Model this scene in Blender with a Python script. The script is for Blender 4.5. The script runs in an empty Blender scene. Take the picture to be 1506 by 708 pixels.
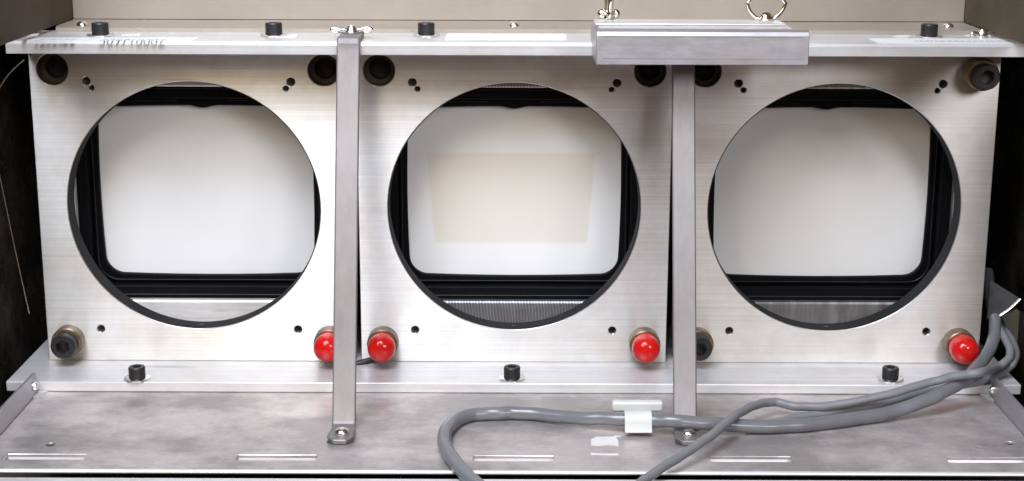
import bpy, bmesh, math, random
from mathutils import Vector, Matrix
from mathutils.geometry import tessellate_polygon
random.seed(7)
S = 0.001                                   # everything below is written in millimetres
scene = bpy.context.scene
COL = scene.collection
PI = math.pi

# ------------------------------------------------------------------ camera
PW, PH, FPX = 1506.0, 708.0, 2318.0
TH, ROLL = math.radians(13.73), math.radians(0.2)
CAM = Vector((-1.1, -818.1, 180.4))
F = Vector((0, math.cos(TH), -math.sin(TH)))
U0 = Vector((0, math.sin(TH), math.cos(TH)))
R0 = Vector((1, 0, 0))
RV = R0*math.cos(ROLL) + U0*math.sin(ROLL)
UV = -R0*math.sin(ROLL) + U0*math.cos(ROLL)
cd = bpy.data.cameras.new('camera'); cam = bpy.data.objects.new('camera', cd); COL.objects.link(cam)
m = Matrix((RV, UV, -F)).transposed().to_4x4(); m.translation = CAM*S
cam.matrix_world = m
cd.sensor_fit = 'HORIZONTAL'; cd.sensor_width = 36.0; cd.lens = 36.0*FPX/PW
cd.clip_start = 0.01; cd.clip_end = 50
scene.camera = cam

# ------------------------------------------------------------------ light
w = bpy.data.worlds.new('World'); scene.world = w; w.use_nodes = True
bg = w.node_tree.nodes['Background']; bg.inputs[0].default_value = (1.0, 0.58, 0.32, 1); bg.inputs[1].default_value = 0.14
def area(name, loc, target, sx, sy, power, col):
    l = bpy.data.lights.new(name, 'AREA'); l.shape = 'RECTANGLE'; l.size = sx*S; l.size_y = sy*S
    l.energy = power; l.color = col
    o = bpy.data.objects.new(name, l); COL.objects.link(o); o.location = Vector(loc)*S
    o.rotation_euler = (Vector(target)-Vector(loc)).to_track_quat('-Z', 'Y').to_euler()
    return o
area('work_lamp', (-350, -600, 600), (0, 0, -20), 400, 300, 5.0, (0.74, 0.84, 1))
area('low_left_fill', (-330, -900, 500), (0, 0, -20), 300, 300, 1.9, (1, 0.82, 0.5))  # added low warm fill from the left, no fixture known there
area('overhead_lamp', (-165, -500, 800), (0, 0, -20), 400, 300, 9.4, (0.8, 0.865, 1))
area('front_fill', (0, -1600, 1500), (0, 0, -20), 900, 500, 13, (0.92, 0.95, 1))  # unseen fill added from the front to lift the shaded parts
area('right_fill', (900, -2000, 800), (0, 0, -20), 700, 500, 18, (0.96, 0.96, 1))  # unseen fill added to brighten the right plate
vs = scene.view_settings
vs.view_transform = 'Standard'; vs.look = 'None'; vs.exposure = -0.06; vs.gamma = 1.0; vs.use_curve_mapping = False

# ------------------------------------------------------------------ pixel helpers (a pixel is a direction; the touched plane gives the distance)
def ray(px, py): return F + RV*((px-PW/2)/FPX) - UV*((py-PH/2)/FPX)
def aty(px, py, y): r = ray(px, py); return CAM + r*((y-CAM.y)/r.y)
def atz(px, py, z): r = ray(px, py); return CAM + r*((z-CAM.z)/r.z)

# ------------------------------------------------------------------ materials
MATS = {}
def newmat(name):
    mt = bpy.data.materials.new(name); mt.use_nodes = True
    n = mt.node_tree.nodes; MATS[name] = mt
    return mt, n, mt.node_tree.links, n['Principled BSDF']
def setin(b, **k):
    for key, v in k.items():
        key = key.replace('_', ' ')
        b.inputs[key].default_value = v
def noise(n, l, scale, detail=6, rough=0.6, mapscale=(1, 1, 1), loc=(0, 0, 0), rot=(0, 0, 0)):
    tc = n.new('ShaderNodeTexCoord'); mp = n.new('ShaderNodeMapping')
    mp.inputs['Scale'].default_value = mapscale; mp.inputs['Location'].default_value = loc; mp.inputs['Rotation'].default_value = rot
    g = n.new('ShaderNodeNewGeometry')
    nz = n.new('ShaderNodeTexNoise'); nz.inputs['Scale'].default_value = scale; nz.inputs['Detail'].default_value = detail
    nz.inputs['Roughness'].default_value = rough
    l.new(g.outputs['Position'], mp.inputs['Vector']); l.new(mp.outputs[0], nz.inputs['Vector'])
    return nz.outputs['Fac']
def ramp(n, l, src, a, b, c0, c1):
    r = n.new('ShaderNodeValToRGB'); r.color_ramp.elements[0].position = a; r.color_ramp.elements[1].position = b
    r.color_ramp.elements[0].color = (*c0, 1) if len(c0) == 3 else c0
    r.color_ramp.elements[1].color = (*c1, 1) if len(c1) == 3 else c1
    l.new(src, r.inputs[0]); return r.outputs[0]
def mix(n, l, fac, a, b, mode='MIX'):
    x = n.new('ShaderNodeMix'); x.data_type = 'RGBA'; x.blend_type = mode
    if isinstance(fac, (int, float)): x.inputs[0].default_value = fac
    else: l.new(fac, x.inputs[0])
    for i, v in ((6, a), (7, b)):
        if isinstance(v, tuple): x.inputs[i].default_value = (*v, 1)
        else: l.new(v, x.inputs[i])
    return x.outputs[2]
def bump(n, l, b, src, strength, dist):
    bp = n.new('ShaderNodeBump'); bp.inputs['Strength'].default_value = strength; bp.inputs['Distance'].default_value = dist*S
    l.new(src, bp.inputs['Height']); l.new(bp.outputs[0], b.inputs['Normal']); return bp

def brushed(name, base=(0.78, 0.77, 0.76), grain=(5, 60, 1500), tangent=(0, 0, 1), rough=0.34, aniso=0.7, metal=0.85, streak=0.16, stain=0.10, bumpd=0.012, scratch=True):
    mt, n, l, b = newmat(name)
    st = noise(n, l, 1.0, 5, 0.75, grain)
    st2 = noise(n, l, 1.0, 3, 0.6, (grain[0]*0.7, grain[1]*0.5, grain[2]*0.5), (3, 1, 7))
    bl = noise(n, l, 22, 4, 0.6, (1, 1, 1), (5, 2, 1))
    c = ramp(n, l, st, 0.3, 0.7, tuple(v*(1-streak) for v in base), tuple(min(1, v*(1+streak*0.5)) for v in base))
    c2 = ramp(n, l, st2, 0.35, 0.65, (1-streak*0.9,)*3, (1, 1, 1))
    c3 = ramp(n, l, bl, 0.35, 0.65, (1-stain*0.7, 1-stain*1.15, 1-stain*1.7), (1, 1, 1))
    c = mix(n, l, 1.0, c, c2, 'MULTIPLY'); c = mix(n, l, 1.0, c, c3, 'MULTIPLY')
    if scratch:
        s3 = noise(n, l, 1.0, 2, 0.5, (9, 60, 1300), (2, 8, 4)); c4 = ramp(n, l, s3, 0.24, 0.30, (0.62,)*3, (1, 1, 1))
        s5 = noise(n, l, 1.0, 2, 0.5, (420, 300, 420), (1, 3, 6)); c5 = ramp(n, l, s5, 0.17, 0.22, (0.5,)*3, (1, 1, 1))
        c = mix(n, l, 1.0, c, c4, 'MULTIPLY'); c = mix(n, l, 1.0, c, c5, 'MULTIPLY')
        for rot, lc in ((0.9, 2), (-1.2, 6), (0.25, 11)):       # odd scratches across the grain
            q = noise(n, l, 1.0, 2, 0.5, (30, 30, 1100), (lc, 0, lc*2), (0, rot, 0)); c = mix(n, l, 1.0, c, ramp(n, l, q, 0.20, 0.26, (0.60,)*3, (1, 1, 1)), 'MULTIPLY')
        sm = noise(n, l, 38, 7, 0.72, (1, 1, 1), (4, 9, 2)); c = mix(n, l, 1.0, c, ramp(n, l, sm, 0.36, 0.58, (0.90, 0.89, 0.87), (1, 1, 1)), 'MULTIPLY')
    l.new(c, b.inputs['Base Color'])
    rr = n.new('ShaderNodeMapRange'); rr.inputs['To Min'].default_value = rough-0.07; rr.inputs['To Max'].default_value = rough+0.09
    l.new(st2, rr.inputs['Value']); l.new(rr.outputs[0], b.inputs['Roughness'])
    setin(b, Metallic=metal, Anisotropic=aniso)
    cx = n.new('ShaderNodeCombineXYZ')
    for i in range(3): cx.inputs[i].default_value = tangent[i]
    l.new(cx.outputs[0], b.inputs['Tangent'])
    bump(n, l, b, st, 0.35, bumpd)
    return mt
def plain(name, col, rough=0.4, metal=0.0, var=0.12, vscale=60, bumpd=0.0, bscale=400, **k):
    mt, n, l, b = newmat(name)
    nz = noise(n, l, vscale, 5, 0.65)
    c = ramp(n, l, nz, 0.3, 0.7, tuple(v*(1-var) for v in col), tuple(min(1, v*(1+var)) for v in col))
    l.new(c, b.inputs['Base Color']); setin(b, Roughness=rough, Metallic=metal, **k)
    if bumpd:
        bz = noise(n, l, bscale, 3, 0.6, (1, 1, 1), (9, 4, 2)); bump(n, l, b, bz, 0.5, bumpd)
    return mt

ALU_PLATE = brushed('brushed_aluminium_plate', (0.72, 0.71, 0.705), rough=0.46, aniso=0.92, streak=0.12, stain=0.10)
ALU_RAIL = brushed('mill_finish_aluminium_rail', (0.71, 0.71, 0.72), (2, 500, 500), (0, 1, 0), 0.36, 0.3, 0.42, 0.10, 0.05, 0.006)
ALU_STRAP = brushed('strap_aluminium', (0.265, 0.254, 0.258), (260, 260, 40), (1, 0, 0), 0.5, 0.2, 0.65, 0.10, 0.08, 0.006, False)
ALU_CHANNEL = brushed('channel_aluminium', (0.46, 0.46, 0.49), (160, 300, 700), (0, 0, 1), 0.42, 0.3, 0.75, 0.08, 0.06, 0.006, False)
ALU_REAR = brushed('milled_aluminium_frame', (0.66, 0.66, 0.67), (330, 60, 50), (1, 0, 0), 0.36, 0.5, 0.9, 0.30, 0.05, 0.02)
ALU_REAR2 = brushed('smooth_aluminium_frame_lit', (0.80, 0.80, 0.82), (40, 200, 330), (0, 0, 1), 0.42, 0.6, 0.55, 0.10, 0.05, 0.01)  # less milled; paler base also puts the left frame's stronger light into the colour
def milled():
    mt = brushed('arc_milled_aluminium', (0.62, 0.62, 0.64), (330, 60, 50), (1, 0, 0), 0.36, 0.5, 0.9, 0.10, 0.05, 0.0, False)
    n, l = mt.node_tree.nodes, mt.node_tree.links; b = n['Principled BSDF']
    g = n.new('ShaderNodeNewGeometry'); mp = n.new('ShaderNodeMapping'); mp.inputs['Location'].default_value = (0.55, 0, 0.12)
    wv = n.new('ShaderNodeTexWave'); wv.wave_type = 'RINGS'; wv.rings_direction = 'Y'; wv.inputs['Scale'].default_value = 190; wv.inputs['Distortion'].default_value = 1.5; wv.inputs['Detail'].default_value = 1.0
    old = b.inputs['Base Color'].links[0].from_socket; l.new(mix(n, l, 1.0, old, ramp(n, l, wv.outputs['Fac'], 0.2, 0.8, (0.62,)*3, (1, 1, 1)), 'MULTIPLY'), b.inputs['Base Color'])
    l.new(g.outputs['Position'], mp.inputs['Vector']); l.new(mp.outputs[0], wv.inputs['Vector'])
    bump(n, l, b, wv.outputs['Fac'], 0.6, 0.05)
    return mt
ALU_MILLED = milled()
def tray_mat():
    mt, n, l, b = newmat('stained_sheet_metal')
    a = noise(n, l, 11, 12, 0.70, (1, 1.3, 1), (2.3, 0.4, 0)); f2 = noise(n, l, 700, 3, 0.6, (0.6, 1, 1))
    sw = noise(n, l, 60, 9, 0.8, (1, 1.6, 1), (8, 1, 3))
    c = ramp(n, l, a, 0.44, 0.585, (0.42, 0.39, 0.375), (0.72, 0.665, 0.64))
    c2 = ramp(n, l, sw, 0.40, 0.66, (0.84, 0.84, 0.86), (1.0, 0.985, 0.98))
    c3 = ramp(n, l, f2, 0.25, 0.75, (0.90, 0.90, 0.90), (1, 1, 1))
    c = mix(n, l, 1, c, c2, 'MULTIPLY'); c = mix(n, l, 1, c, c3, 'MULTIPLY')
    for rot, lc in ((0.5, 1), (-0.9, 5), (1.7, 9)):      # fine scuffs in a few directions
        q = noise(n, l, 1.0, 2, 0.5, (14, 900, 1), (lc, lc, 0), (0, 0, rot)); c = mix(n, l, 1, c, ramp(n, l, q, 0.68, 0.76, (1, 1, 1), (1.22, 1.2, 1.18)), 'MULTIPLY')
    l.new(c, b.inputs['Base Color'])
    rr = n.new('ShaderNodeMapRange'); rr.inputs['To Min'].default_value = 0.32; rr.inputs['To Max'].default_value = 0.50
    l.new(sw, rr.inputs['Value']); l.new(rr.outputs[0], b.inputs['Roughness']); setin(b, Metallic=0.62)
    bump(n, l, b, f2, 0.3, 0.02)
    return mt
TRAY = tray_mat()
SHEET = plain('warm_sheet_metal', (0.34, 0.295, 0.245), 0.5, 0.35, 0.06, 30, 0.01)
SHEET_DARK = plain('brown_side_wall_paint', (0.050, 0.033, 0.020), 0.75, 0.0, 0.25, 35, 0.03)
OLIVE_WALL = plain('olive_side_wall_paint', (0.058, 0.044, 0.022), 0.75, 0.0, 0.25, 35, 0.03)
def cavity_mat():
    mt, n, l, b = newmat('smudged_dark_panel')  # dark brown panel with paler, glossier smudges
    a = noise(n, l, 30, 6, 0.7); s = noise(n, l, 90, 4, 0.7, (1, 0.6, 0.35), (1, 5, 2))
    c = ramp(n, l, a, 0.42, 0.72, (0.012, 0.009, 0.007), (0.085, 0.070, 0.055)); l.new(c, b.inputs['Base Color'])
    r = ramp(n, l, s, 0.45, 0.62, (0.7,)*3, (0.18,)*3); l.new(r, b.inputs['Roughness'])
    bump(n, l, b, s, 0.4, 0.25); return mt
CAVITY = cavity_mat()
BLACK_STEEL = plain('black_oxide_steel', (0.022, 0.021, 0.022), 0.42, 0.4, 0.2, 200, 0.02)
RECESS_BLACK = plain('shaded_recess_black', (0.006, 0.005, 0.005), 0.6, 0.0, 0.2, 200)  # near-black: shade inside deep holes put into the colour
BROWN_STEEL = plain('browned_bushing_steel', (0.20, 0.145, 0.095), 0.38, 0.75, 0.35, 150, 0.02)
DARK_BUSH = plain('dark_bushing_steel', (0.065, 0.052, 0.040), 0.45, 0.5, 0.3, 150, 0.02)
BORE = plain('grey_bore_coating', (0.012, 0.012, 0.013), 0.7, 0.0, 0.12, 120, 0.02, Specular_IOR_Level=0.22)
ZINC = plain('bright_zinc', (0.78, 0.77, 0.75), 0.22, 1.0, 0.06, 200, 0.01)
BRASSY = plain('nickel_plated_wire', (0.70, 0.65, 0.54), 0.16, 1.0, 0.06, 200)
RED = plain('glossy_red_plastic', (0.50, 0.008, 0.007), 0.13, 0.0, 0.08, 120, 0.0, Subsurface_Weight=0.1, Subsurface_Radius=(0.004, 0.001, 0.001), Specular_IOR_Level=0.4)
BEZEL = plain('black_moulded_plastic', (0.0035, 0.0035, 0.0045), 0.5, 0.0, 0.2, 200, 0.01, Specular_IOR_Level=0.10)
EDGE_GLINT = plain('edge_glint_grey', (0.030, 0.030, 0.033), 0.35, 0.0, 0.2, 200)  # lighter black for drawn highlights along the surround's edges
CABLE = plain('grey_pvc_jacket', (0.135, 0.137, 0.147), 0.24, 0.0, 0.10, 60, 0.35, 55)
CABLE2 = plain('matt_grey_pvc_jacket', (0.165, 0.167, 0.173), 0.45, 0.0, 0.08, 60, 0.04, 90)
TABM = plain('smoky_bent_sheet', (0.34, 0.34, 0.35), 0.25, 0.8, 0.35, 90, 0.2, 60)
NYLON = plain('white_nylon', (0.52, 0.53, 0.50), 0.42, 0.0, 0.04, 100, 0.0, Subsurface_Weight=0.15, Subsurface_Radius=(0.002, 0.002, 0.002))
PAPER = plain('white_paper_label', (0.69, 0.685, 0.69), 0.55, 0.0, 0.03, 100)
PAINT = plain('chipped_white_paint', (0.62, 0.60, 0.59), 0.6, 0.0, 0.08, 200, 0.02)
INK = plain('faded_black_ink', (0.47, 0.465, 0.48), 0.6, 0.0, 0.3, 400)
OLIVE = plain('olive_grey_plastic', (0.20, 0.19, 0.13), 0.5, 0.0, 0.15, 40)
def phosphor(name, burn, cx):
    mt, n, l, b = newmat(name)
    nz = noise(n, l, 30, 4, 0.6, (1, 1, 1), (cx, 0, 0))
    c = ramp(n, l, nz, 0.3, 0.7, (0.770, 0.765, 0.755), (0.790, 0.785, 0.775))
    if burn:                                # picture shape burnt into the phosphor: a trapezoid, wider at the top
        g = n.new('ShaderNodeNewGeometry'); sp = n.new('ShaderNodeSeparateXYZ'); l.new(g.outputs['Position'], sp.inputs[0])
        def M(op, a, bb=None, clamp=False):
            x = n.new('ShaderNodeMath'); x.operation = op; x.use_clamp = clamp
            for i, v in enumerate((a, bb)):
                if v is None: continue
                if isinstance(v, (int, float)): x.inputs[i].default_value = v
                else: l.new(v, x.inputs[i])
            return x.outputs[0]
        ax = M('ABSOLUTE', M('SUBTRACT', sp.outputs[0], -0.0017))
        lim = M('ADD', M('MULTIPLY', sp.outputs[2], 0.075), 0.0458)      # half width at height z
        e = 1/(1.5*S)
        mx = M('MULTIPLY', M('SUBTRACT', lim, ax), e, True)
        mt_ = M('MULTIPLY', M('SUBTRACT', 21.2*S, sp.outputs[2]), e, True)
        mb = M('MULTIPLY', M('ADD', sp.outputs[2], 31.3*S), e, True)
        mask = M('MULTIPLY', M('MULTIPLY', mx, mt_), mb)
        c = mix(n, l, mask, c, mix(n, l, 1.0, c, (0.93, 0.885, 0.815), 'MULTIPLY'))
    l.new(c, b.inputs['Base Color']); setin(b, Roughness=0.5); b.inputs['Specular IOR Level'].default_value = 0.25
    return mt

# ------------------------------------------------------------------ mesh helpers
def link(name, verts, faces, mat, parent=None, smooth=35, mats=None, fmat=None):
    me = bpy.data.meshes.new(name)
    me.from_pydata([tuple(Vector(v)*S) for v in verts], [], faces)
    bm = bmesh.new(); bm.from_mesh(me); bmesh.ops.recalc_face_normals(bm, faces=bm.faces); bm.to_mesh(me); bm.free()
    for mm in (mats or [mat]): me.materials.append(mm)
    if fmat:
        for p, i in zip(me.polygons, fmat): p.material_index = i
    if smooth:
        for p in me.polygons: p.use_smooth = True
        me.set_sharp_from_angle(angle=math.radians(smooth))
    o = bpy.data.objects.new(name, me); COL.objects.link(o)
    if parent:
        o.parent = parent; o.matrix_parent_inverse = Matrix.Translation(-parent.location)
    return o
def bev(o, wd=0.4, seg=2):
    md = o.modifiers.new('bevel', 'BEVEL'); md.width = wd*S; md.segments = seg; md.limit_method = 'ANGLE'; md.angle_limit = math.radians(40)
    md.harden_normals = False
    return o
def boxv(x0, x1, y0, y1, z0, z1):
    v = [(x, y, z) for x in (x0, x1) for y in (y0, y1) for z in (z0, z1)]
    f = [(0, 1, 3, 2), (4, 6, 7, 5), (0, 4, 5, 1), (2, 3, 7, 6), (0, 2, 6, 4), (1, 5, 7, 3)]
    return v, f
def box(name, x0, x1, y0, y1, z0, z1, mat, parent=None, b=0.3, seg=2):
    o = link(name, *boxv(x0, x1, y0, y1, z0, z1), mat, parent)
    return bev(o, b, seg) if b else o
def thing(name, label, cat, loc, group=None):
    o = bpy.data.objects.new(name, None); o.empty_display_size = 0.01; COL.objects.link(o); o.location = Vector(loc)*S
    return tag(o, label, cat, group)
def tag(o, label, cat, group=None):
    o['label'] = label; o['category'] = cat
    if group: o['group'] = group
    return o
def structure(o): o['kind'] = 'structure'; return o
def circ(cx, cz, r, n=48): return lambda off: [(cx+(r+off)*math.cos(2*PI*i/n), cz+(r+off)*math.sin(2*PI*i/n)) for i in range(n)]
def rrect(cx, cz, hw, hh, rad=0.0, n=6):
    def fn(off):
        w_, h_ = hw+off, hh+off
        if rad <= 0: return [(cx+w_, cz+h_), (cx-w_, cz+h_), (cx-w_, cz-h_), (cx+w_, cz-h_)]
        r = max(0.05, rad+off); p = []
        for k, (sx, sz) in enumerate(((1, 1), (-1, 1), (-1, -1), (1, -1))):
            for i in range(n+1):
                a = PI/2*(k+i/n); p.append((cx+sx*(w_-r)+r*math.cos(a), cz+sz*(h_-r)+r*math.sin(a)))
        return p
    return fn
def poly(pts): return lambda off: list(pts)
def slab(name, outer, holes, d0, d1, mat, parent=None, c=0.4, plane='XZ', smooth=35):
    """flat plate with real openings; d0 is the face that is looked at"""
    s = 1 if d1 > d0 else -1
    P = (lambda a, b, d: (a, d, b)) if plane == 'XZ' else (lambda a, b, d: (a, b, d))
    verts, faces = [], []
    specs = [(outer, -1)]+[(h, 1) for h in holes]
    lev = [(d0, c), (d0+s*c, 0), (d1-s*c, 0), (d1, c)] if c else [(d0, 0), (d1, 0)]
    rings = []
    for sp, sg in specs:
        rr = []
        for d, off in lev:
            base = len(verts); lp = sp(sg*off); verts += [P(a, b, d) for a, b in lp]
            rr.append(list(range(base, base+len(lp))))
        rings.append(rr)
        for k in range(len(lev)-1):
            A, B = rr[k], rr[k+1]
            for i in range(len(A)): j = (i+1) % len(A); faces.append((A[i], A[j], B[j], B[i]))
    for k in (0, len(lev)-1):
        loops = [[Vector((verts[i][0], verts[i][2] if plane == 'XZ' else verts[i][1], 0)) for i in rr[k]] for rr in rings]
        idx = [i for rr in rings for i in rr[k]]
        for t in tessellate_polygon(loops): faces.append(tuple(idx[i] for i in t))
    return link(name, verts, faces, mat, parent, smooth)
def lathe(name, prof, base, axis, mat, parent=None, n=32, smooth=35, poly_n=None):
    """prof = [(radius, height)], closed at both ends; axis 'x','y','z' or '-y'"""
    verts, faces = [], []
    n = poly_n or n
    bx, by, bz = base
    def P(r, a, h):
        u, v = r*math.cos(a), r*math.sin(a)
        return {'z': (bx+u, by+v, bz+h), 'y': (bx+u, by+h, bz+v), '-y': (bx+u, by-h, bz+v), 'x': (bx+h, by+u, bz+v), '-x': (bx-h, by+u, bz+v)}[axis]
    for r, h in prof:
        for i in range(n): verts.append(P(max(r, 0.01), 2*PI*i/n+PI/n, h))
    for k in range(len(prof)-1):
        for i in range(n): j = (i+1) % n; faces.append((k*n+i, k*n+j, (k+1)*n+j, (k+1)*n+i))
    faces.append(tuple(range(n))); faces.append(tuple(range((len(prof)-1)*n, len(prof)*n)))
    return link(name, verts, faces, mat, parent, smooth)
def ring(name, r0, r1, h0, h1, base, axis, mat, parent=None, n=48):
    """tube with inner radius r0 and outer radius r1"""
    verts, faces = [], []
    bx, by, bz = base
    for r, h in ((r0, h0), (r1, h0), (r1, h1), (r0, h1)):
        for i in range(n):
            u, v = r*math.cos(2*PI*i/n), r*math.sin(2*PI*i/n)
            verts.append({'z': (bx+u, by+v, bz+h), 'y': (bx+u, by+h, bz+v), '-y': (bx+u, by-h, bz+v)}[axis])
    for k in range(4):
        kk = (k+1) % 4
        for i in range(n): j = (i+1) % n; faces.append((k*n+i, k*n+j, kk*n+j, kk*n+i))
    return link(name, verts, faces, mat, parent, 30)
def spline(pts, sub=8):
    P = [Vector(p) for p in pts]; out = []
    for i in range(len(P)-1):
        p0, p1, p2, p3 = P[max(i-1, 0)], P[i], P[i+1], P[min(i+2, len(P)-1)]
        for k in range(sub):
            t = k/sub
            out.append(0.5*((2*p1)+(p2-p0)*t+(2*p0-5*p1+4*p2-p3)*t*t+(3*p1-p0-3*p2+p3)*t**3))
    out.append(P[-1]); return out
def tube(name, pts, rad, mat, parent=None, n=16, sub=8, smooth_path=2):
    path = spline(pts, sub)
    for _ in range(smooth_path):
        path = [path[0]]+[(path[i-1]+path[i]*2+path[i+1])/4 for i in range(1, len(path)-1)]+[path[-1]]
    if len(path) > 60:                       # slight unevenness of a cable that has been handled
        path = [p+Vector((0, 0.35*math.sin(i*0.31)+0.2*math.sin(i*0.83+1), 0.12*math.sin(i*0.47))) for i, p in enumerate(path)]
    rads = [rad]*len(path) if isinstance(rad, (int, float)) else [rad[min(int(i/len(path)*len(rad)), len(rad)-1)] for i in range(len(path))]
    verts, faces = [], []
    T = [(path[min(i+1, len(path)-1)]-path[max(i-1, 0)]).normalized() for i in range(len(path))]
    nrm = T[0].orthogonal().normalized()
    for i, p in enumerate(path):
        nrm = (nrm-T[i]*nrm.dot(T[i])).normalized(); bi = T[i].cross(nrm)
        for k in range(n):
            a = 2*PI*k/n; verts.append(p+(nrm*math.cos(a)+bi*math.sin(a))*rads[i])
    for i in range(len(path)-1):
        for k in range(n): j = (k+1) % n; faces.append((i*n+k, i*n+j, (i+1)*n+j, (i+1)*n+k))
    faces.append(tuple(range(n))); faces.append(tuple(range((len(path)-1)*n, len(path)*n)))
    return link(name, verts, faces, mat, parent, 60)
def extrude_x(name, prof, x0, x1, mat, parent=None, b=0.25, seg=2, shear=0.0):
    """closed (y,z) outline swept along x"""
    k = len(prof)
    v = [(x0, y, z) for y, z in prof]+[(x1, y, z+shear) for y, z in prof]
    f = [tuple(range(k)), tuple(range(2*k-1, k-1, -1))]+[(i, (i+1) % k, k+(i+1) % k, k+i) for i in range(k)]
    o = link(name, v, f, mat, parent, 30)
    return bev(o, b, seg) if b else o
def band(path, t):
    """outline of a strip of thickness t that follows a (y,z) path"""
    L = []; Rr = []
    for i, (y, z) in enumerate(path):
        a = Vector(path[max(i-1, 0)]); c = Vector(path[min(i+1, len(path)-1)]); d = (c-a).normalized(); nn = Vector((-d.y, d.x))
        if 0 < i < len(path)-1:
            d1 = (Vector(path[i])-a).normalized(); kk = max(0.4, Vector((-d1.y, d1.x)).dot(nn)); 
        else: kk = 1
        L.append((y+nn.x*t/2/kk, z+nn.y*t/2/kk)); Rr.append((y-nn.x*t/2/kk, z-nn.y*t/2/kk))
    return L+Rr[::-1]
def hex_socket_screw(name, base, axis, r, h, mat, parent, socket_r=None, sub_mat=None):
    """cylindrical head with chamfer and a real hexagon recess, as one closed mesh"""
    sr = socket_r or r*0.55; n = 36; ph = random.uniform(0, 1)
    verts, faces = [], []
    bx, by, bz = base
    def P(r_, a, hh):
        u, v = r_*math.cos(a), r_*math.sin(a)
        return {'z': (bx+u, by+v, bz+hh), '-y': (bx+u, by-hh, bz+v)}[axis]
    def hexr(a):
        q = ((a+ph) % (PI/3))-PI/6; return sr*math.cos(PI/6)/math.cos(q)
    prof = [(lambda a: r, 0), (lambda a: r, h*0.90), (lambda a: r*0.92, h), (lambda a: hexr(a)*1.06, h), (hexr, h*0.94), (hexr, h*0.35), (lambda a: 0.02, h*0.30)]
    for fr, hh in prof:
        for i in range(n): a = 2*PI*i/n; verts.append(P(fr(a), a, hh))
    for k in range(len(prof)-1):
        for i in range(n): j = (i+1) % n; faces.append((k*n+i, k*n+j, (k+1)*n+j, (k+1)*n+i))
    faces.append(tuple(range(n))); faces.append(tuple(range((len(prof)-1)*n, len(prof)*n)))
    return link(name, verts, faces, mat, parent, 28)
def text_mesh(name, s, size, mat, parent, mw):
    cu = bpy.data.curves.new(name, 'FONT'); cu.body = s; cu.size = size*S; cu.align_x = 'LEFT'
    to = bpy.data.objects.new(name, cu); COL.objects.link(to)
    dg = bpy.context.evaluated_depsgraph_get(); me = bpy.data.meshes.new_from_object(to.evaluated_get(dg))
    bpy.data.objects.remove(to); me.materials.clear(); me.materials.append(mat); me.transform(mw)
    o = bpy.data.objects.new(name, me); COL.objects.link(o); o.parent = parent; o.matrix_parent_inverse = Matrix.Translation(-parent.location)
    return o

# ------------------------------------------------------------------ key levels (mm)
PITCH, HZ, HR = 170.2, -2.0, 67.2           # openings
ZB, ZT = -87.5, 82.9                        # foot and head of the plates
PT = 12.5                                   # plate thickness
LEDGE_F, TRAY_Z = -35.6, -93.2
RAIL_F, RAIL_B, RAIL_T = -29.0, 20.0, 89.5

# ------------------------------------------------------------------ setting: the cabinet around the unit
structure(box('cabinet_back_wall', -244, 248.2, 57.2, 60, 91.8, 190, SHEET, None, 0.2))
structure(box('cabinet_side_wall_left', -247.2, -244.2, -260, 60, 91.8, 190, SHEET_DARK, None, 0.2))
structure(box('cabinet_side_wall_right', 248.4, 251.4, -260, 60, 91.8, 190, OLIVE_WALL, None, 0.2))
structure(box('cavity_side_wall_left', -292, -288, -150, 140, -140, 88, CAVITY, None, 0.2))
structure(box('cavity_side_wall_right', 288, 292, -150, 140, -140, 88, CAVITY, None, 0.2))
structure(box('cavity_rear_wall', -287.8, 287.8, 136, 140, -140, 88, CAVITY, None, 0.2))
structure(box('cavity_floor', -287.8, 287.8, -170, 135.8, -140, -136, CAVITY, None, 0.2))
structure(box('cavity_roof_left', -292, -262, 22, 140, 88.2, 91, CAVITY, None, 0.2))
structure(box('cavity_roof', -261.8, 292, 60.2, 140, 88.2, 91, CAVITY, None, 0.2))

# ------------------------------------------------------------------ ledge (lower rail) with its screws
def cap_screw(x, y, z, parent, r=4.35, h=5.8):
    w_ = lathe('washer', [(3, 0), (7.0, 0), (7.0, 0.7), (6.6, 0.95), (3, 0.95)], (x, y, z+0.02), 'z', ZINC, parent, 36)
    return hex_socket_screw('cap_screw', (x, y, z+1.0), 'z', r, h, BLACK_STEEL, parent)
ledge = thing('mounting_ledge', 'wide bright aluminium ledge under the three plates, with three black screws', 'ledge', (0, 0, TRAY_Z))
box('ledge_bar', -265.5, 265.5, LEDGE_F, 70, TRAY_Z+0.1, ZB-0.1, ALU_RAIL, ledge, 0.7, 3)
for px in (202, 753, 1309):
    p = atz(px, 557 if px < 1000 else 558, ZB); cap_screw(p.x, p.y, ZB-0.1, ledge)

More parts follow.
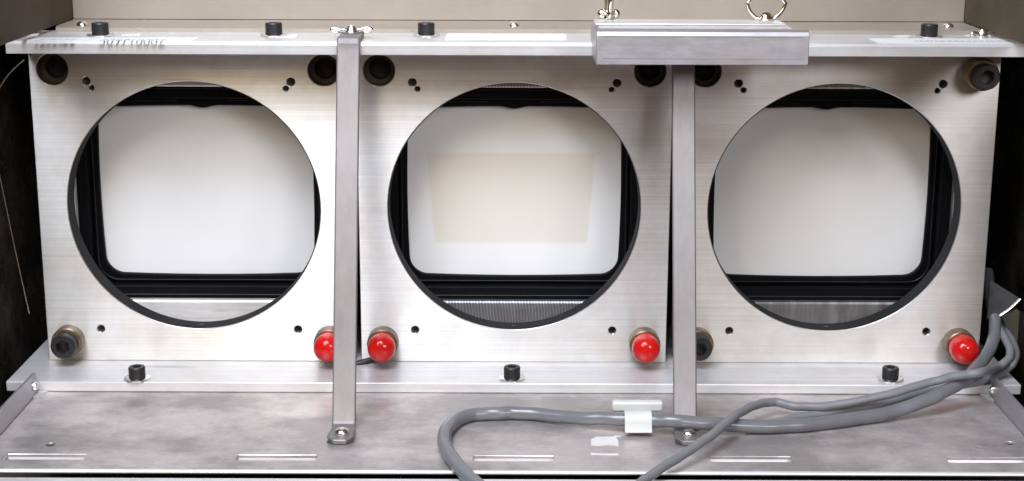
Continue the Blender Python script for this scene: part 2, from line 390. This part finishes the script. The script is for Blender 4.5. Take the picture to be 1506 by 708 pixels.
# ------------------------------------------------------------------ tray
tray = thing('sheet_metal_tray', 'stained grey sheet metal tray with five slots in front of the ledge', 'tray', (0, -90, TRAY_Z-1.5))
SLOTS = [(-237.5, -200), (-129.5, -92), (-18.9, 19), (91.7, 130), (202.6, 240.5)]
holes = [rrect((a+b)/2, -127.0, (b-a)/2, 3.4, 0.6, 2) for a, b in SLOTS]
small = [atz(74, 654, TRAY_Z), atz(1485, 652, TRAY_Z)]
holes += [circ(p.x, p.y, 2.2, 20) for p in small]
slab('tray_floor', rrect(0, -53, 248.5, 89), holes, TRAY_Z, TRAY_Z-1.5, TRAY, tray, 0.25, 'XY')
for a, b in SLOTS:
    v = [(a-1, -131.5, TRAY_Z-3.8), (b+1, -131.5, TRAY_Z-3.8), (b+1, -123.2, TRAY_Z-3.8), (a-1, -123.2, TRAY_Z-3.8),
         (a-1, -131.5, TRAY_Z-4.6), (b+1, -131.5, TRAY_Z-4.6), (b+1, -123.2, TRAY_Z-4.6), (a-1, -123.2, TRAY_Z-4.6)]
    prof = [(-131.5, TRAY_Z-4.4), (-131.5, TRAY_Z-3.6), (-123.9, TRAY_Z-3.6), (-123.3, TRAY_Z-1.52), (-122.3, TRAY_Z-1.52), (-122.3, TRAY_Z-4.4)]
    extrude_x('slot_channel', prof, a-1, b+1, ALU_RAIL, tray, 0)
for s in (-1, 1):
    x0, x1 = sorted((s*248.7, s*250.4))
    prof = [(-37.0, TRAY_Z-1.4), (-37.0, TRAY_Z+10.2), (-38.4, TRAY_Z+11.4), (-150, TRAY_Z+11.4), (-150, TRAY_Z-1.4)]
    extrude_x('side_flange', prof, x0, x1, ALU_CHANNEL, tray, 0.2)
    p = aty(43 if s < 0 else 1473, 573 if s < 0 else 576, -42)
    lathe('flange_screw', [(2.4, 0), (2.4, 0.6), (2.0, 1.6), (1.0, 2.2)], (s*248.6, -43, TRAY_Z+5.6), '-x' if s > 0 else 'x', ZINC, tray, 20)
    tri = [(s*248.5, -36.2), (s*243.5, -36.2), (s*248.5, -46)]
    slab('gap_glint', poly(tri), [], TRAY_Z+0.9, TRAY_Z+0.05, ALU_RAIL, tray, 0, 'XY')  # bright triangle added in place of a highlight at the corner gap
arc = [(-142.2, TRAY_Z-0.02)]+[(-142.9-1.5*math.sin(a), TRAY_Z-0.8+1.3*math.cos(a)) for a in [i*PI/2/6 for i in range(7)]]+[(-144.1, TRAY_Z-1.3), (-143.4, TRAY_Z-1.7), (-142.2, TRAY_Z-1.7)]
extrude_x('front_lip', arc, -262, 262, ALU_RAIL, tray, 0)
sill = box('front_sill', -285, 285, -162, -152, -112, aty(753, 704.5, -152).z, ALU_RAIL, None, 0.6, 3)
tag(sill, 'bright metal edge strip along the very bottom, in front of the tray', 'sill')
p = atz(890, 649, TRAY_Z)
pts = [(-7, -2.6), (-6.6, 1.2), (-5, 1.7), (-4.6, 2.6), (4.6, 2.7), (5.2, 3.3), (8.6, 3.0), (5.6, 2.2), (6.4, -0.2), (6.0, -2.9), (1, -2.3), (-3, -2.9)]
o = slab('paint_patch', poly([(p.x+a, p.y+b*2.2) for a, b in pts]), [], TRAY_Z+0.12, TRAY_Z+0.02, PAINT, tray, 0, 'XY'); o['label'] = 'worn white paint patch'
p = atz(890, 668.5, TRAY_Z)
pts = [(-6.8, -0.6), (-6.6, 1.6), (-5.6, 0.7), (0, 0.5), (6.2, 0.6), (6.4, -0.7), (1, -0.8), (-3, -0.5)]
slab('paint_mark', poly([(p.x+a, p.y+b*1.6) for a, b in pts]), [], TRAY_Z+0.12, TRAY_Z+0.02, PAINT, tray, 0, 'XY')
for px, py in ((795, 657), (1440, 659)):
    p = atz(px, py, TRAY_Z); ring('rivet_mark', 1.6, 2.3, 0.02, 0.14, (p.x, p.y, TRAY_Z), 'z', TRAY, tray, 24)

# ------------------------------------------------------------------ three lens plates with round openings
names = ('left', 'middle', 'right')
plate_labels = ('left brushed aluminium plate with round opening, brightly lit, one red cap',
                'middle brushed aluminium plate with round opening, between the two upright straps',
                'right brushed aluminium plate with round opening, nearest the loop of grey cables')
BX, BZT, BZB = 70.7, 71.4, -75.6
# bolt kind per corner: R recessed, P protruding with bare black head, C protruding under a red cap, L long protruding
corners = ({(-1, 1): 'R', (1, 1): 'R', (-1, -1): 'P', (1, -1): 'C'},
           {(-1, 1): 'R', (1, 1): 'R', (-1, -1): 'C', (1, -1): 'C'},
           {(-1, 1): 'R', (1, 1): 'L', (-1, -1): 'P', (1, -1): 'C'})
cap_labels = {(0, 1): 'red domed cap half hidden left of the first upright strap',
              (1, -1): 'red domed cap just right of the first upright strap',
              (1, 1): 'red domed cap just left of the second upright strap',
              (2, 1): 'red domed cap at far right beside the grey cables'}
for k in range(3):
    cx = (k-1)*PITCH
    t = thing('lens_plate', plate_labels[k], 'plate', (cx, 6, ZB), 'plates with round openings')
    holes = [circ(cx, HZ, HR, 128)]
    for (sx, sz), kind in corners[k].items():
        if kind == 'R': holes.append(circ(cx+sx*BX, BZT, 8.3, 40))
    for sx in (-1, 1):
        holes.append(circ(cx+sx*53.4, 65.3, 2.15, 20)); holes.append(circ(cx+sx*50.7, 61.8, 1.45, 16)); holes.append(circ(cx+sx*53.4, -69.4, 2.0, 20))
    slab('plate', rrect(cx, (ZB+ZT)/2, 82.8, (ZT-ZB)/2), holes, 0, PT, ALU_PLATE, t, 0.35)
    for sx in (-1, 1):
        for hx, hz, hr in ((53.4, 65.3, 2.15), (50.7, 61.8, 1.45), (53.4, -69.4, 2.0)):
            lathe('dark_hole_plug', [(hr-0.03, 0), (hr-0.03, 6)], (cx+sx*hx, 5.0, hz), 'y', RECESS_BLACK, t, 16)  # solid dark plug added in place of the shade inside the hole
    ring('bore_lining', HR-0.35, HR-0.02, 0.7, PT-0.4, (cx, 0, HZ), 'y', BORE, t, 128)
    lathe('set_screw', [(1.3, 0), (1.3, 0.25), (0.7, 0.3)], (cx, 6, HZ-HR+0.32), 'z', BLACK_STEEL, t, 16)
    for (sx, sz), kind in corners[k].items():
        x, z = cx+sx*BX, BZT if sz > 0 else BZB
        if kind == 'R':
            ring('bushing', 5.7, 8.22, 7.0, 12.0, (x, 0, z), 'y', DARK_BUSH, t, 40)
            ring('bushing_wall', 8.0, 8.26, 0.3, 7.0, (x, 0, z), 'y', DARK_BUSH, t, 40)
            hex_socket_screw('corner_bolt', (x, 12.3, z), '-y', 5.6, 2.2, RECESS_BLACK, t, 3.6)
        else:
            bl = {'P': 7.0, 'C': 8.0, 'L': 11.0}[kind]
            lathe('bushing', [(8.3, 0.03), (8.3, bl-0.6), (7.7, bl)], (x, 0, z), '-y', BROWN_STEEL, t, 40)
            if kind != 'C':
                hex_socket_screw('corner_bolt', (x, -bl, z), '-y', 6.6, 7.4, BLACK_STEEL, t, 3.7)
            else:
                prof = [(7.35, 0.05), (7.45, 0.6), (7.45, 5.5), (7.3, 7.4), (6.8, 9.2), (5.9, 10.7), (4.6, 11.8), (2.6, 12.55), (0.9, 12.75)]
                cap = lathe('screw_cap', prof, (x, -bl, z), '-y', RED, None, 48, 60)
                tag(cap, cap_labels[(k, sx)], 'cap', 'red screw caps')

# ------------------------------------------------------------------ machined frames behind the plates, and the picture tubes
frame_labels = ('machined aluminium frame seen through the left opening, above and below the black tube surround',
                'finely milled aluminium frame seen through the middle opening, above and below the black surround',
                'machined aluminium frame seen through the right opening, above and below the black tube surround')
tube_labels = ('white tube face behind the left opening, plain with black surround',
               'white tube face behind the middle opening, with a beige burnt-in rectangle',
               'white tube face behind the right opening, shaded on its left side')
def barrel(fn, cx, cz, hw, hh, b):
    def g(off):
        out = []
        for x, z in fn(off):
            dx, dz = (x-cx)/hw, (z-cz)/hh
            out.append((x+b*dx*(1-min(1, dz*dz)), z+b*dz*(1-min(1, dx*dx))))
        return out
    return g
def dense(fn, k=6):
    def g(off):
        p = fn(off); out = []
        for i in range(len(p)):
            a, c_ = p[i], p[(i+1) % len(p)]
            m_ = k if math.hypot(a[0]-c_[0], a[1]-c_[1]) > 15 else 1
            out += [(a[0]+(c_[0]-a[0])*q/m_, a[1]+(c_[1]-a[1])*q/m_) for q in range(m_)]
        return out
    return g
def screen_mesh(cx, hw, hh, rad, y, bulge):
    fn = barrel(dense(rrect(cx, -0.8, hw, hh, rad, 8)), cx, -0.8, hw, hh, 1.3); outer = fn(0); n = len(outer); verts = []; faces = []
    rings = 10
    for q in range(rings):
        s = 1-q/rings
        for a, b in outer:
            xx, zz = cx+(a-cx)*s, -0.8+(b+0.8)*s
            d = ((xx-cx)/hw)**2*0.5+((zz+0.8)/hh)**2*0.5
            verts.append((xx, y-bulge*(1-d), zz))
    verts.append((cx, y-bulge, -0.8))
    for q in range(rings-1):
        for i in range(n): j = (i+1) % n; faces.append((q*n+i, q*n+j, (q+1)*n+j, (q+1)*n+i))
    for i in range(n): faces.append(((rings-1)*n+i, (rings-1)*n+(i+1) % n, rings*n))
    base = len(verts); verts += [(a, y+5, b) for a, b in outer]
    for i in range(n): j = (i+1) % n; faces.append((i, j, base+j, base+i))
    faces.append(tuple(range(base, base+n)))
    return verts, faces
for k in range(3):
    cx = (k-1)*PITCH
    fr = thing('rear_frame', frame_labels[k], 'frame', (cx, 25, ZB), 'machined frames behind the plates')
    slab('frame_plate', rrect(cx, (ZB+ZT)/2, 82.0, (ZT-ZB)/2), [rrect(cx, -0.2, 69.4, 59.5, 1.2, 3)], 22, 28, (ALU_REAR2, ALU_MILLED, ALU_REAR)[k], fr, 0.9)
    t = thing('picture_tube', tube_labels[k], 'picture tube', (cx, 40, -62), 'picture tubes behind the openings')
    link('tube_face', *screen_mesh(cx, 58.7, 47.6, 10.5, 41.2, 1.4), phosphor('phosphor_face_'+names[k], k == 1, k*3.1), t, 40)
    # surround: outer flange, recessed step and an inner lip round the face
    sf = slab('surround', rrect(cx, -0.4, 74, 62.5, 3, 3), [rrect(cx, -0.8, 64.0, 52.6, 12, 8)], 29.2, 39, BEZEL, t, 0.5)
    slab('surround_lip', rrect(cx, -0.8, 63.6, 52.2, 12, 8), [barrel(dense(rrect(cx, -0.8, 57.9, 46.7, 9.5, 8)), cx, -0.8, 57.9, 46.7, 1.3)], 36.2, 39.4, BEZEL, t, 0.6)
    # small tongue that dips over the top of the face
    pts = [(cx+a, 47.5-1.5*math.exp(-(a/5.5)**2)) for a in [i-14 for i in range(29)]]+[(cx+14, 51), (cx-14, 51)]
    slab('surround_tongue', poly(pts), [], 35.6, 36.15, BEZEL, t, 0)
    slab('surround_glint', rrect(cx, -0.8, 62.2, 50.8, 11.5, 8), [rrect(cx, -0.8, 61.85, 50.45, 11.2, 8)], 35.7, 36.15, EDGE_GLINT, t, 0.15)  # thin paler ring added as the highlight on the step edge
    slab('rim_glint', rrect(cx, -0.4, 72.5, 57.9, 2, 3), [rrect(cx, -0.4, 72.1, 57.5, 2, 3)], 28.6, 29.15, EDGE_GLINT, t, 0.15)  # outer paler ring, likewise an added edge highlight
    lathe('tube_funnel', [(66, 0), (60, 8), (34, 45), (17, 60), (16, 85)], (cx, 47.5, -0.8), 'y', BEZEL, t, 40, 60)

# ------------------------------------------------------------------ top rail, its screws and labels
rail = thing('top_rail', 'long bright aluminium rail lying across the tops of the three plates', 'rail', (0, -4, ZT))
prof = [(RAIL_F, 83.0), (RAIL_F, 88.0), (RAIL_F+1.5, RAIL_T), (RAIL_B, RAIL_T), (RAIL_B, 83.0)]
extrude_x('rail_bar', prof, -255, 263, ALU_RAIL, rail, 0.25)
for px, py in ((148, 53), (403, 53), (627, 53), (1366, 55)):
    p = atz(px, py, RAIL_T); cap_screw(p.x, p.y, RAIL_T, rail)
def label_on_rail(nm, px, z, parent=rail):
    pts = [atz(a, b, z) for a, b in px]
    return slab(nm, poly([(q.x, max(q.y, -27.2)) for q in pts]), [], z, z-0.08, PAPER, parent, 0, 'XY')
ZL = RAIL_T+0.09
lab = [label_on_rail('paper_label', [(24, 63), (278, 62.5), (293, 55), (62, 55.5)], ZL),
       label_on_rail('paper_label', [(654, 59), (834, 59.2), (832, 49.5), (658, 49.2)], ZL),
       label_on_rail('paper_label', [(1292, 64), (1500, 64.5), (1500, 57), (1276, 56.5)], ZL),
       label_on_rail('paper_label', [(1312, 55.0), (1335, 55.2), (1340, 52), (1320, 52)], ZL),
       label_on_rail('paper_label', [(1420, 53.6), (1446, 53.8), (1446, 50.8), (1420, 50.8)], ZL),
       label_on_rail('paper_label', [(178, 52.5), (206, 52.5), (208, 50), (182, 50)], ZL),
       label_on_rail('paper_label', [(405, 55.5), (434, 55.5), (438, 51), (420, 51)], ZL)]
p = atz(142, 61.6, ZL); q = atz(243, 61.6, ZL)
text_mesh('printed_number', '309710002', 17.5, INK, lab[0], Matrix.Translation(Vector((p.x, p.y, ZL+0.09))*S) @ Matrix.Diagonal((0.42, 1.0, 1, 1)))
def print_dashes(parent, px0, px1, py, seed, h=2.6):
    random.seed(seed); x = px0
    v, f = [], []
    while x < px1:
        wpx = random.uniform(3, 9); a = atz(x, py, ZL); b = atz(min(x+wpx, px1), py, ZL)
        i = len(v); v += [(a.x, a.y, ZL+0.09), (b.x, b.y, ZL+0.09), (b.x+0.5, b.y+h, ZL+0.09), (a.x+0.5, a.y+h, ZL+0.09)]; f.append((i, i+1, i+2, i+3))
        x += wpx+random.uniform(1.5, 3.5)
    return link('printed_line', v, f, INK, parent, 0)
print_dashes(lab[0], 48, 106, 61.5, 1); print_dashes(lab[0], 56, 112, 58.3, 2)
print_dashes(lab[2], 1346, 1488, 61.5, 3, 4.0)
for px, wd in ((64, 4), (78, 4), (136, 1.4)):
    a = aty(px, 77, RAIL_F-0.05)
    box('pen_mark', a.x, a.x+wd*0.36, RAIL_F-0.06, RAIL_F-0.01, a.z, a.z+(0.5 if wd > 2 else 1.6), INK, rail, 0)

cov = thing('cover_sheet', 'thin warm grey sheet lying behind the top rail, held by small round screws', 'sheet metal', (0, 35, RAIL_T))
y0 = 13.5
slab('sheet', poly([(-241.5, y0), (246, y0), (247.6, y0+12), (247.6, 57), (-243.6, 57), (-243.6, y0+9)]), [], 91.6, 89.55, SHEET, cov, 0.3, 'XY')
for px, py in ((121, 38), (756, 38.5), (1394, 40)):
    p = atz(px, py, 91.6)
    lathe('round_screw', [(3.0, 0.03), (2.9, 0.9), (2.2, 1.8), (1.0, 2.3)], (p.x, p.y, 91.6), 'z', ZINC, cov, 24)

# ------------------------------------------------------------------ wing nuts
def wing_nut(name, x, y, z, rot, label, parent=None, spread=7.0, rise=10.0, rw=0.95, dome=3.4, mat=BRASSY, open_wire=False):
    t = thing(name, label, 'wing nut', (x, y, z), 'wing nuts')
    lathe('hub', [(dome, 0.03), (dome*1.05, 0.8), (dome*0.8, 2.6), (dome*0.55, 3.8), (dome*0.2, 4.2)], (x, y, z), 'z', mat, t, 24)
    for s in (-1, 1):
        pts = [(s*dome*0.6, 0, 1.2), (s*(dome+1.0), 0, 1.6), (s*spread*0.8, 0, rise*0.35), (s*spread, 0, rise*0.75), (s*spread*0.85, 0, rise), (s*spread*0.55, 0, rise*0.8), (s*dome*0.75, 0, rise*0.35), (s*dome*0.5, 0, 2.2)]
        if open_wire: pts = [(s*dome*0.8, 0, 0.9), (s*(dome+1.0), 0, 1.2), (s*spread*0.85, 0, rise*0.45), (s*spread, 0, rise*0.8), (s*spread*0.9, 0, rise*0.95), (s*spread*0.5, 0, rise*1.5)]
        pts = [(x+a*math.cos(rot)-b*math.sin(rot), y+a*math.sin(rot)+b*math.cos(rot), z+c) for a, b, c in pts]
        tube('wing', pts, rw, mat, t, 10, 6, 1)
    return t

# ------------------------------------------------------------------ upright straps
def strap(xc, label, nut):
    t = thing('upright_strap', label, 'strap', (xc, -100, TRAY_Z), 'upright straps')
    hw, th = 5.75, 2.6
    zt = RAIL_T+th/2+0.1; zf = TRAY_Z+th/2+0.15
    path = [(-6, zt), (-27.5, zt), (-30.0, zt-0.6), (-31.4, zt-2.2), (-31.9, zt-6)]
    path += [(-31.9+(-88.5+31.9)*q, (zt-6)+(zf+3.2-zt+6)*q) for q in (0.25, 0.5, 0.75, 1.0)]
    path += [(-89.8, zf+1.0), (-91.6, zf+0.1), (-94, zf), (-107.4, zf), (-111.0, zf)]
    pr = band(path, th)
    extrude_x('strap_bar', pr, xc-hw, xc+hw, ALU_STRAP, t, 0.8, 3)
    me = t.children[0].data
    for v in me.vertices:
        if v.co.y < -110.9*S: v.co.x = (xc+math.copysign(hw-2.7, v.co.x-xc*S))*S
    sx = xc+0.3; sz = zf+th/2
    lathe('foot_screw', [(3.6, 0.03), (3.7, 0.5), (3.3, 1.5), (2.2, 2.3), (0.8, 2.6)], (sx, -102, sz), 'z', ZINC, t, 28)
    return t
strap(-83.1, 'left upright aluminium strap between the left and middle plates, its foot screwed down', True)
strap(84.0, 'right upright aluminium strap between the middle and right plates, crossed by cable at its foot', False)
wing_nut('wing_nut', -83.0, -14.5, RAIL_T+2.85, 0.12, 'shiny wing nut on the top end of the left upright strap', None, 10.0, 2.4, 1.2, 3.4, ZINC)

# ------------------------------------------------------------------ channel bracket hanging over the rail
ch = thing('channel_bracket', 'grey aluminium channel piece projecting over the rail, between two wing nuts above', 'bracket', (90, -35, RAIL_T))
CY = -70
x0 = aty(877, 70, CY).x; x1 = aty(1190, 70, CY).x; zb = aty(1030, 96, CY).z; ztp = aty(1030, 45, CY).z
prof = [(CY, zb), (CY, ztp-2.6), (CY+1.0, ztp-0.9), (CY+2.8, ztp), (CY+8, ztp), (CY+8, ztp-1.6), (CY+2.4, ztp-2.2), (CY+2.0, zb)]
extrude_x('front_web', prof, x0, x1, ALU_CHANNEL, ch, 0.3)
xr = atz(1156, 38, ztp-0.8).x
box('top_flange', x0+2.0, xr, CY+8.2, -30, ztp-2.0, ztp-0.2, ALU_RAIL, ch, 0.3)
box('top_plate', x0+0.5, xr-1.5, -48, -27, ztp-0.1, ztp+0.9, ALU_RAIL, ch, 0.4)
for nm, xa, xb in (('end_web', x0, x0+1.9),):
    prof = [(CY+2.2, zb), (CY+2.2, ztp-2.4), (-14, ztp-2.4), (-14, RAIL_T+0.2), (RAIL_F-0.6, RAIL_T+0.2), (RAIL_F-0.6, zb)]
    extrude_x(nm, prof, xa, xb, ALU_CHANNEL, ch, 0.2)
for f_ in (0.17, 0.80):
    zz = zb+(ztp-zb)*f_
    box('scribed_line', x0+3, x1-3, CY-0.03, CY-0.002, zz, zz+0.22, INK if False else ALU_STRAP, ch, 0)
wz = ztp+0.9
p = atz(895, 28, wz); wing_nut('wing_nut', p.x, p.y, wz+0.03, PI/2+0.1, 'wing nut turned edge-on above the left end of the channel piece', None, 5.2, 13, 1.6, 3.0)
for s in (-1, 1):
    lathe('lobe', [(0.6, -2.4), (1.7, -1.8), (2.35, 0), (1.7, 1.8), (0.6, 2.4)], (p.x+s*3.6, p.y, wz+2.5), 'z', BRASSY, bpy.data.objects['wing_nut.001'], 20, 60)
p = atz(1126, 30, wz); wing_nut('wing_nut', p.x, p.y, wz+0.03, 0.05, 'wing nut with open wire wings above the right end of the channel piece', None, 9.5, 10, 1.0, 3.8, BRASSY, True)

# hardware at the rail ends
p = atz(48, 51, RAIL_T)
t = thing('rail_end_bolt', 'black and silver bolt lying at the left end of the top rail', 'bolt', (-243, 0, RAIL_T))
q = aty(50, 48, 6); lathe('nut', [(3.3, 0), (3.3, 6)], (q.x-3, q.y, RAIL_T+3.4), 'x', ZINC, t, 6, 20, 6)
lathe('bolt_head', [(3.4, 0), (3.4, 4.8), (3.0, 5.2)], (q.x-3.1, q.y, RAIL_T+3.6), '-x', BLACK_STEEL, t, 24)
q = aty(1470, 48, 6)
wing_nut('wing_nut', 243.0, 4, RAIL_T+0.05, 0.3, 'small dull wing nut at the right end of the top rail', None, 6.0, 1.8, 1.3, 2.8, ZINC)

# ------------------------------------------------------------------ cables
RA, RB = 3.35, 2.2
zA = TRAY_Z+RA+0.1
A = [atz(*p, zA) for p in ((712, 722), (690, 703), (667, 677), (654, 654), (656, 633), (673, 617), (700, 609.5), (730, 608), (760, 607.5), (806, 611))]
A += [aty(863, 615, -86.5), aty(905, 616.5, -91.5), aty(938, 618, -93.5), aty(970, 619, -95.2), aty(1003, 620.5, -96.0), aty(1042, 623, -95.0), atz(1093, 627, zA+0.8), atz(1150, 627, zA), atz(1206, 623, zA), atz(1262, 615.5, zA)]
A += [atz(1319, 604, -88.5), atz(1361, 590, -85.0), atz(1392, 574, -81.5), atz(1420, 558, -79.5), atz(1441, 536, -78.0), aty(1455, 515, -14), aty(1463, 494, -4), aty(1463, 474, 8), aty(1459, 450, 22), aty(1455, 425, 36), aty(1452, 400, 50)]
ca = tube('thick_cable', A, RA, CABLE, None, 20)
tag(ca, 'thick grey cable looping across the tray and up the right side', 'cable')
B = [(930, 722, -89), (948, 706, -88.5), (978, 685, -87.5), (1008, 667, -86), (1036, 648, -84.5), (1065, 625, -83.3), (1087, 608, -83.4), (1107, 597.5, -84.4), (1130, 592, -85.6), (1150, 593.5, -86.6), (1172, 598, -87.4), (1206, 598.5, -87.0), (1262, 590, -84.5), (1319, 577, -80.5), (1361, 564.5, -77.8), (1390, 556.5, -75.5), (1420, 551.5, -74.0), (1444, 547, -73.5)]
B = [atz(a, b, c) for a, b, c in B]+[aty(1464, 541, -32), aty(1479, 533, -27), aty(1486, 519, -20), aty(1481, 503, -10), aty(1471, 487, 2), aty(1466, 474, 16), aty(1461, 455, 32), aty(1457, 430, 46)]
cb = tube('thin_cable', B, RB, CABLE2, None, 16)
tag(cb, 'thin grey cable crossing over the thick one and running off the bottom edge', 'cable')
Cc = [(1100, 629, -90.9), (1140, 622, -90.9), (1172, 613.5, -90.9), (1206, 609, -90.7), (1262, 601, -90.0), (1319, 588, -87.4), (1361, 577, -85.6), (1400, 569, -85.0), (1437, 562.5, -85.2), (1455, 557.5, -85.1), (1474, 548, -84.6)]
Cc = [atz(a, b, c) for a, b, c in Cc]+[aty(1489, 536, -25), aty(1494, 520, -12), aty(1488, 500, 4), aty(1476, 484, 18), aty(1466, 462, 34), aty(1462, 440, 46)]
cc = tube('thin_cable', Cc, RB-0.1, CABLE2, None, 16)
tag(cc, 'thin grey cable tucked between the thick cable and the crossing one, on the right', 'cable')
dk = tube('thin_cable', [aty(508, 541, -6), aty(530, 534, -5), aty(548, 529, -3.5), aty(562, 524, -3.0)], 1.7, BLACK_STEEL, None, 12)
tag(dk, 'short dark wire lying on the ledge behind the left strap and cap', 'wire')

# ------------------------------------------------------------------ nylon cable clip
pc = aty(938, 618, -93.5)
clip = thing('cable_clip', 'white nylon clip holding the thick cable down on the tray', 'cable clip', (pc.x, pc.y, TRAY_Z))
yc, zc = pc.y, pc.z
r_ = RA+0.75
path = [(yc+r_+0.6, TRAY_Z+0.9), (yc+r_, zc)]+[(yc+r_*math.cos(a), zc+r_*math.sin(a)) for a in [PI*i/8 for i in range(1, 8)]]+[(yc-r_, zc), (yc-r_-0.5, zc-2.6), (yc-r_-1.6, zc-4.6)]
extrude_x('strap_loop', band(path, 1.3), pc.x-6.6, pc.x+6.6, NYLON, clip, 0.3)
zk = aty(940, 599.5, yc+r_+1.4).z
ob = box('back_block', pc.x-12.2, pc.x+12.8, yc+r_+1.4, yc+r_+6.4, zk-2.6, zk+2.6, NYLON, clip, 1.2, 3)
ob2 = box('block_foot', pc.x-6, pc.x+6, yc+r_+1.5, yc+r_+6, TRAY_Z+0.05, zk-2.62, NYLON, clip, 0.2)

# ------------------------------------------------------------------ bits at the dark edges
wv = [aty(-6, 232, -8), aty(12, 320, -8), aty(28, 395, -8), aty(43, 462, -8)]  # thin tube stands in for the bright edge of a dark panel
o = tube('panel_edge_line', wv, 0.35, ZINC, None, 8); tag(o, 'straight thin bright panel edge in the dark gap left of the left plate', 'wire')
wv = [aty(-8, 142, 0), aty(8, 116, 0), aty(22, 100, 0), aty(36, 88, 0)]
o = tube('curved_wire', wv, 0.4, BROWN_STEEL, None, 8); tag(o, 'short curved wire in the upper corner left of the left plate', 'wire')
pts = [(1456, 412), (1501, 440), (1469, 466), (1452, 470)]
P3 = [aty(a, b, 10) for a, b in pts]
tab = slab('metal_tab', poly([(q.x, q.z) for q in P3]), [], 10, 11.6, TABM, None, 0.2)
tag(tab, 'small pointed metal tab sticking out behind the lower right plate edge', 'tab')
pe, qe = P3[1], P3[2]
tube('bright_edge', [(pe.x, 9.6, pe.z), ((pe.x+qe.x)/2+0.4, 9.6, (pe.z+qe.z)/2-0.6), (qe.x, 9.6, qe.z)], 0.7, ZINC, tab, 8)
P3 = [aty(a, b, 44) for a, b in ((1462, 478), (1520, 448), (1520, 532), (1486, 502))]
ol = slab('olive_bracket', poly([(q.x, q.z) for q in P3]), [], 44, 50, OLIVE, None, 0.5)
tag(ol, 'dull olive bracket behind the cables at the far right', 'bracket')
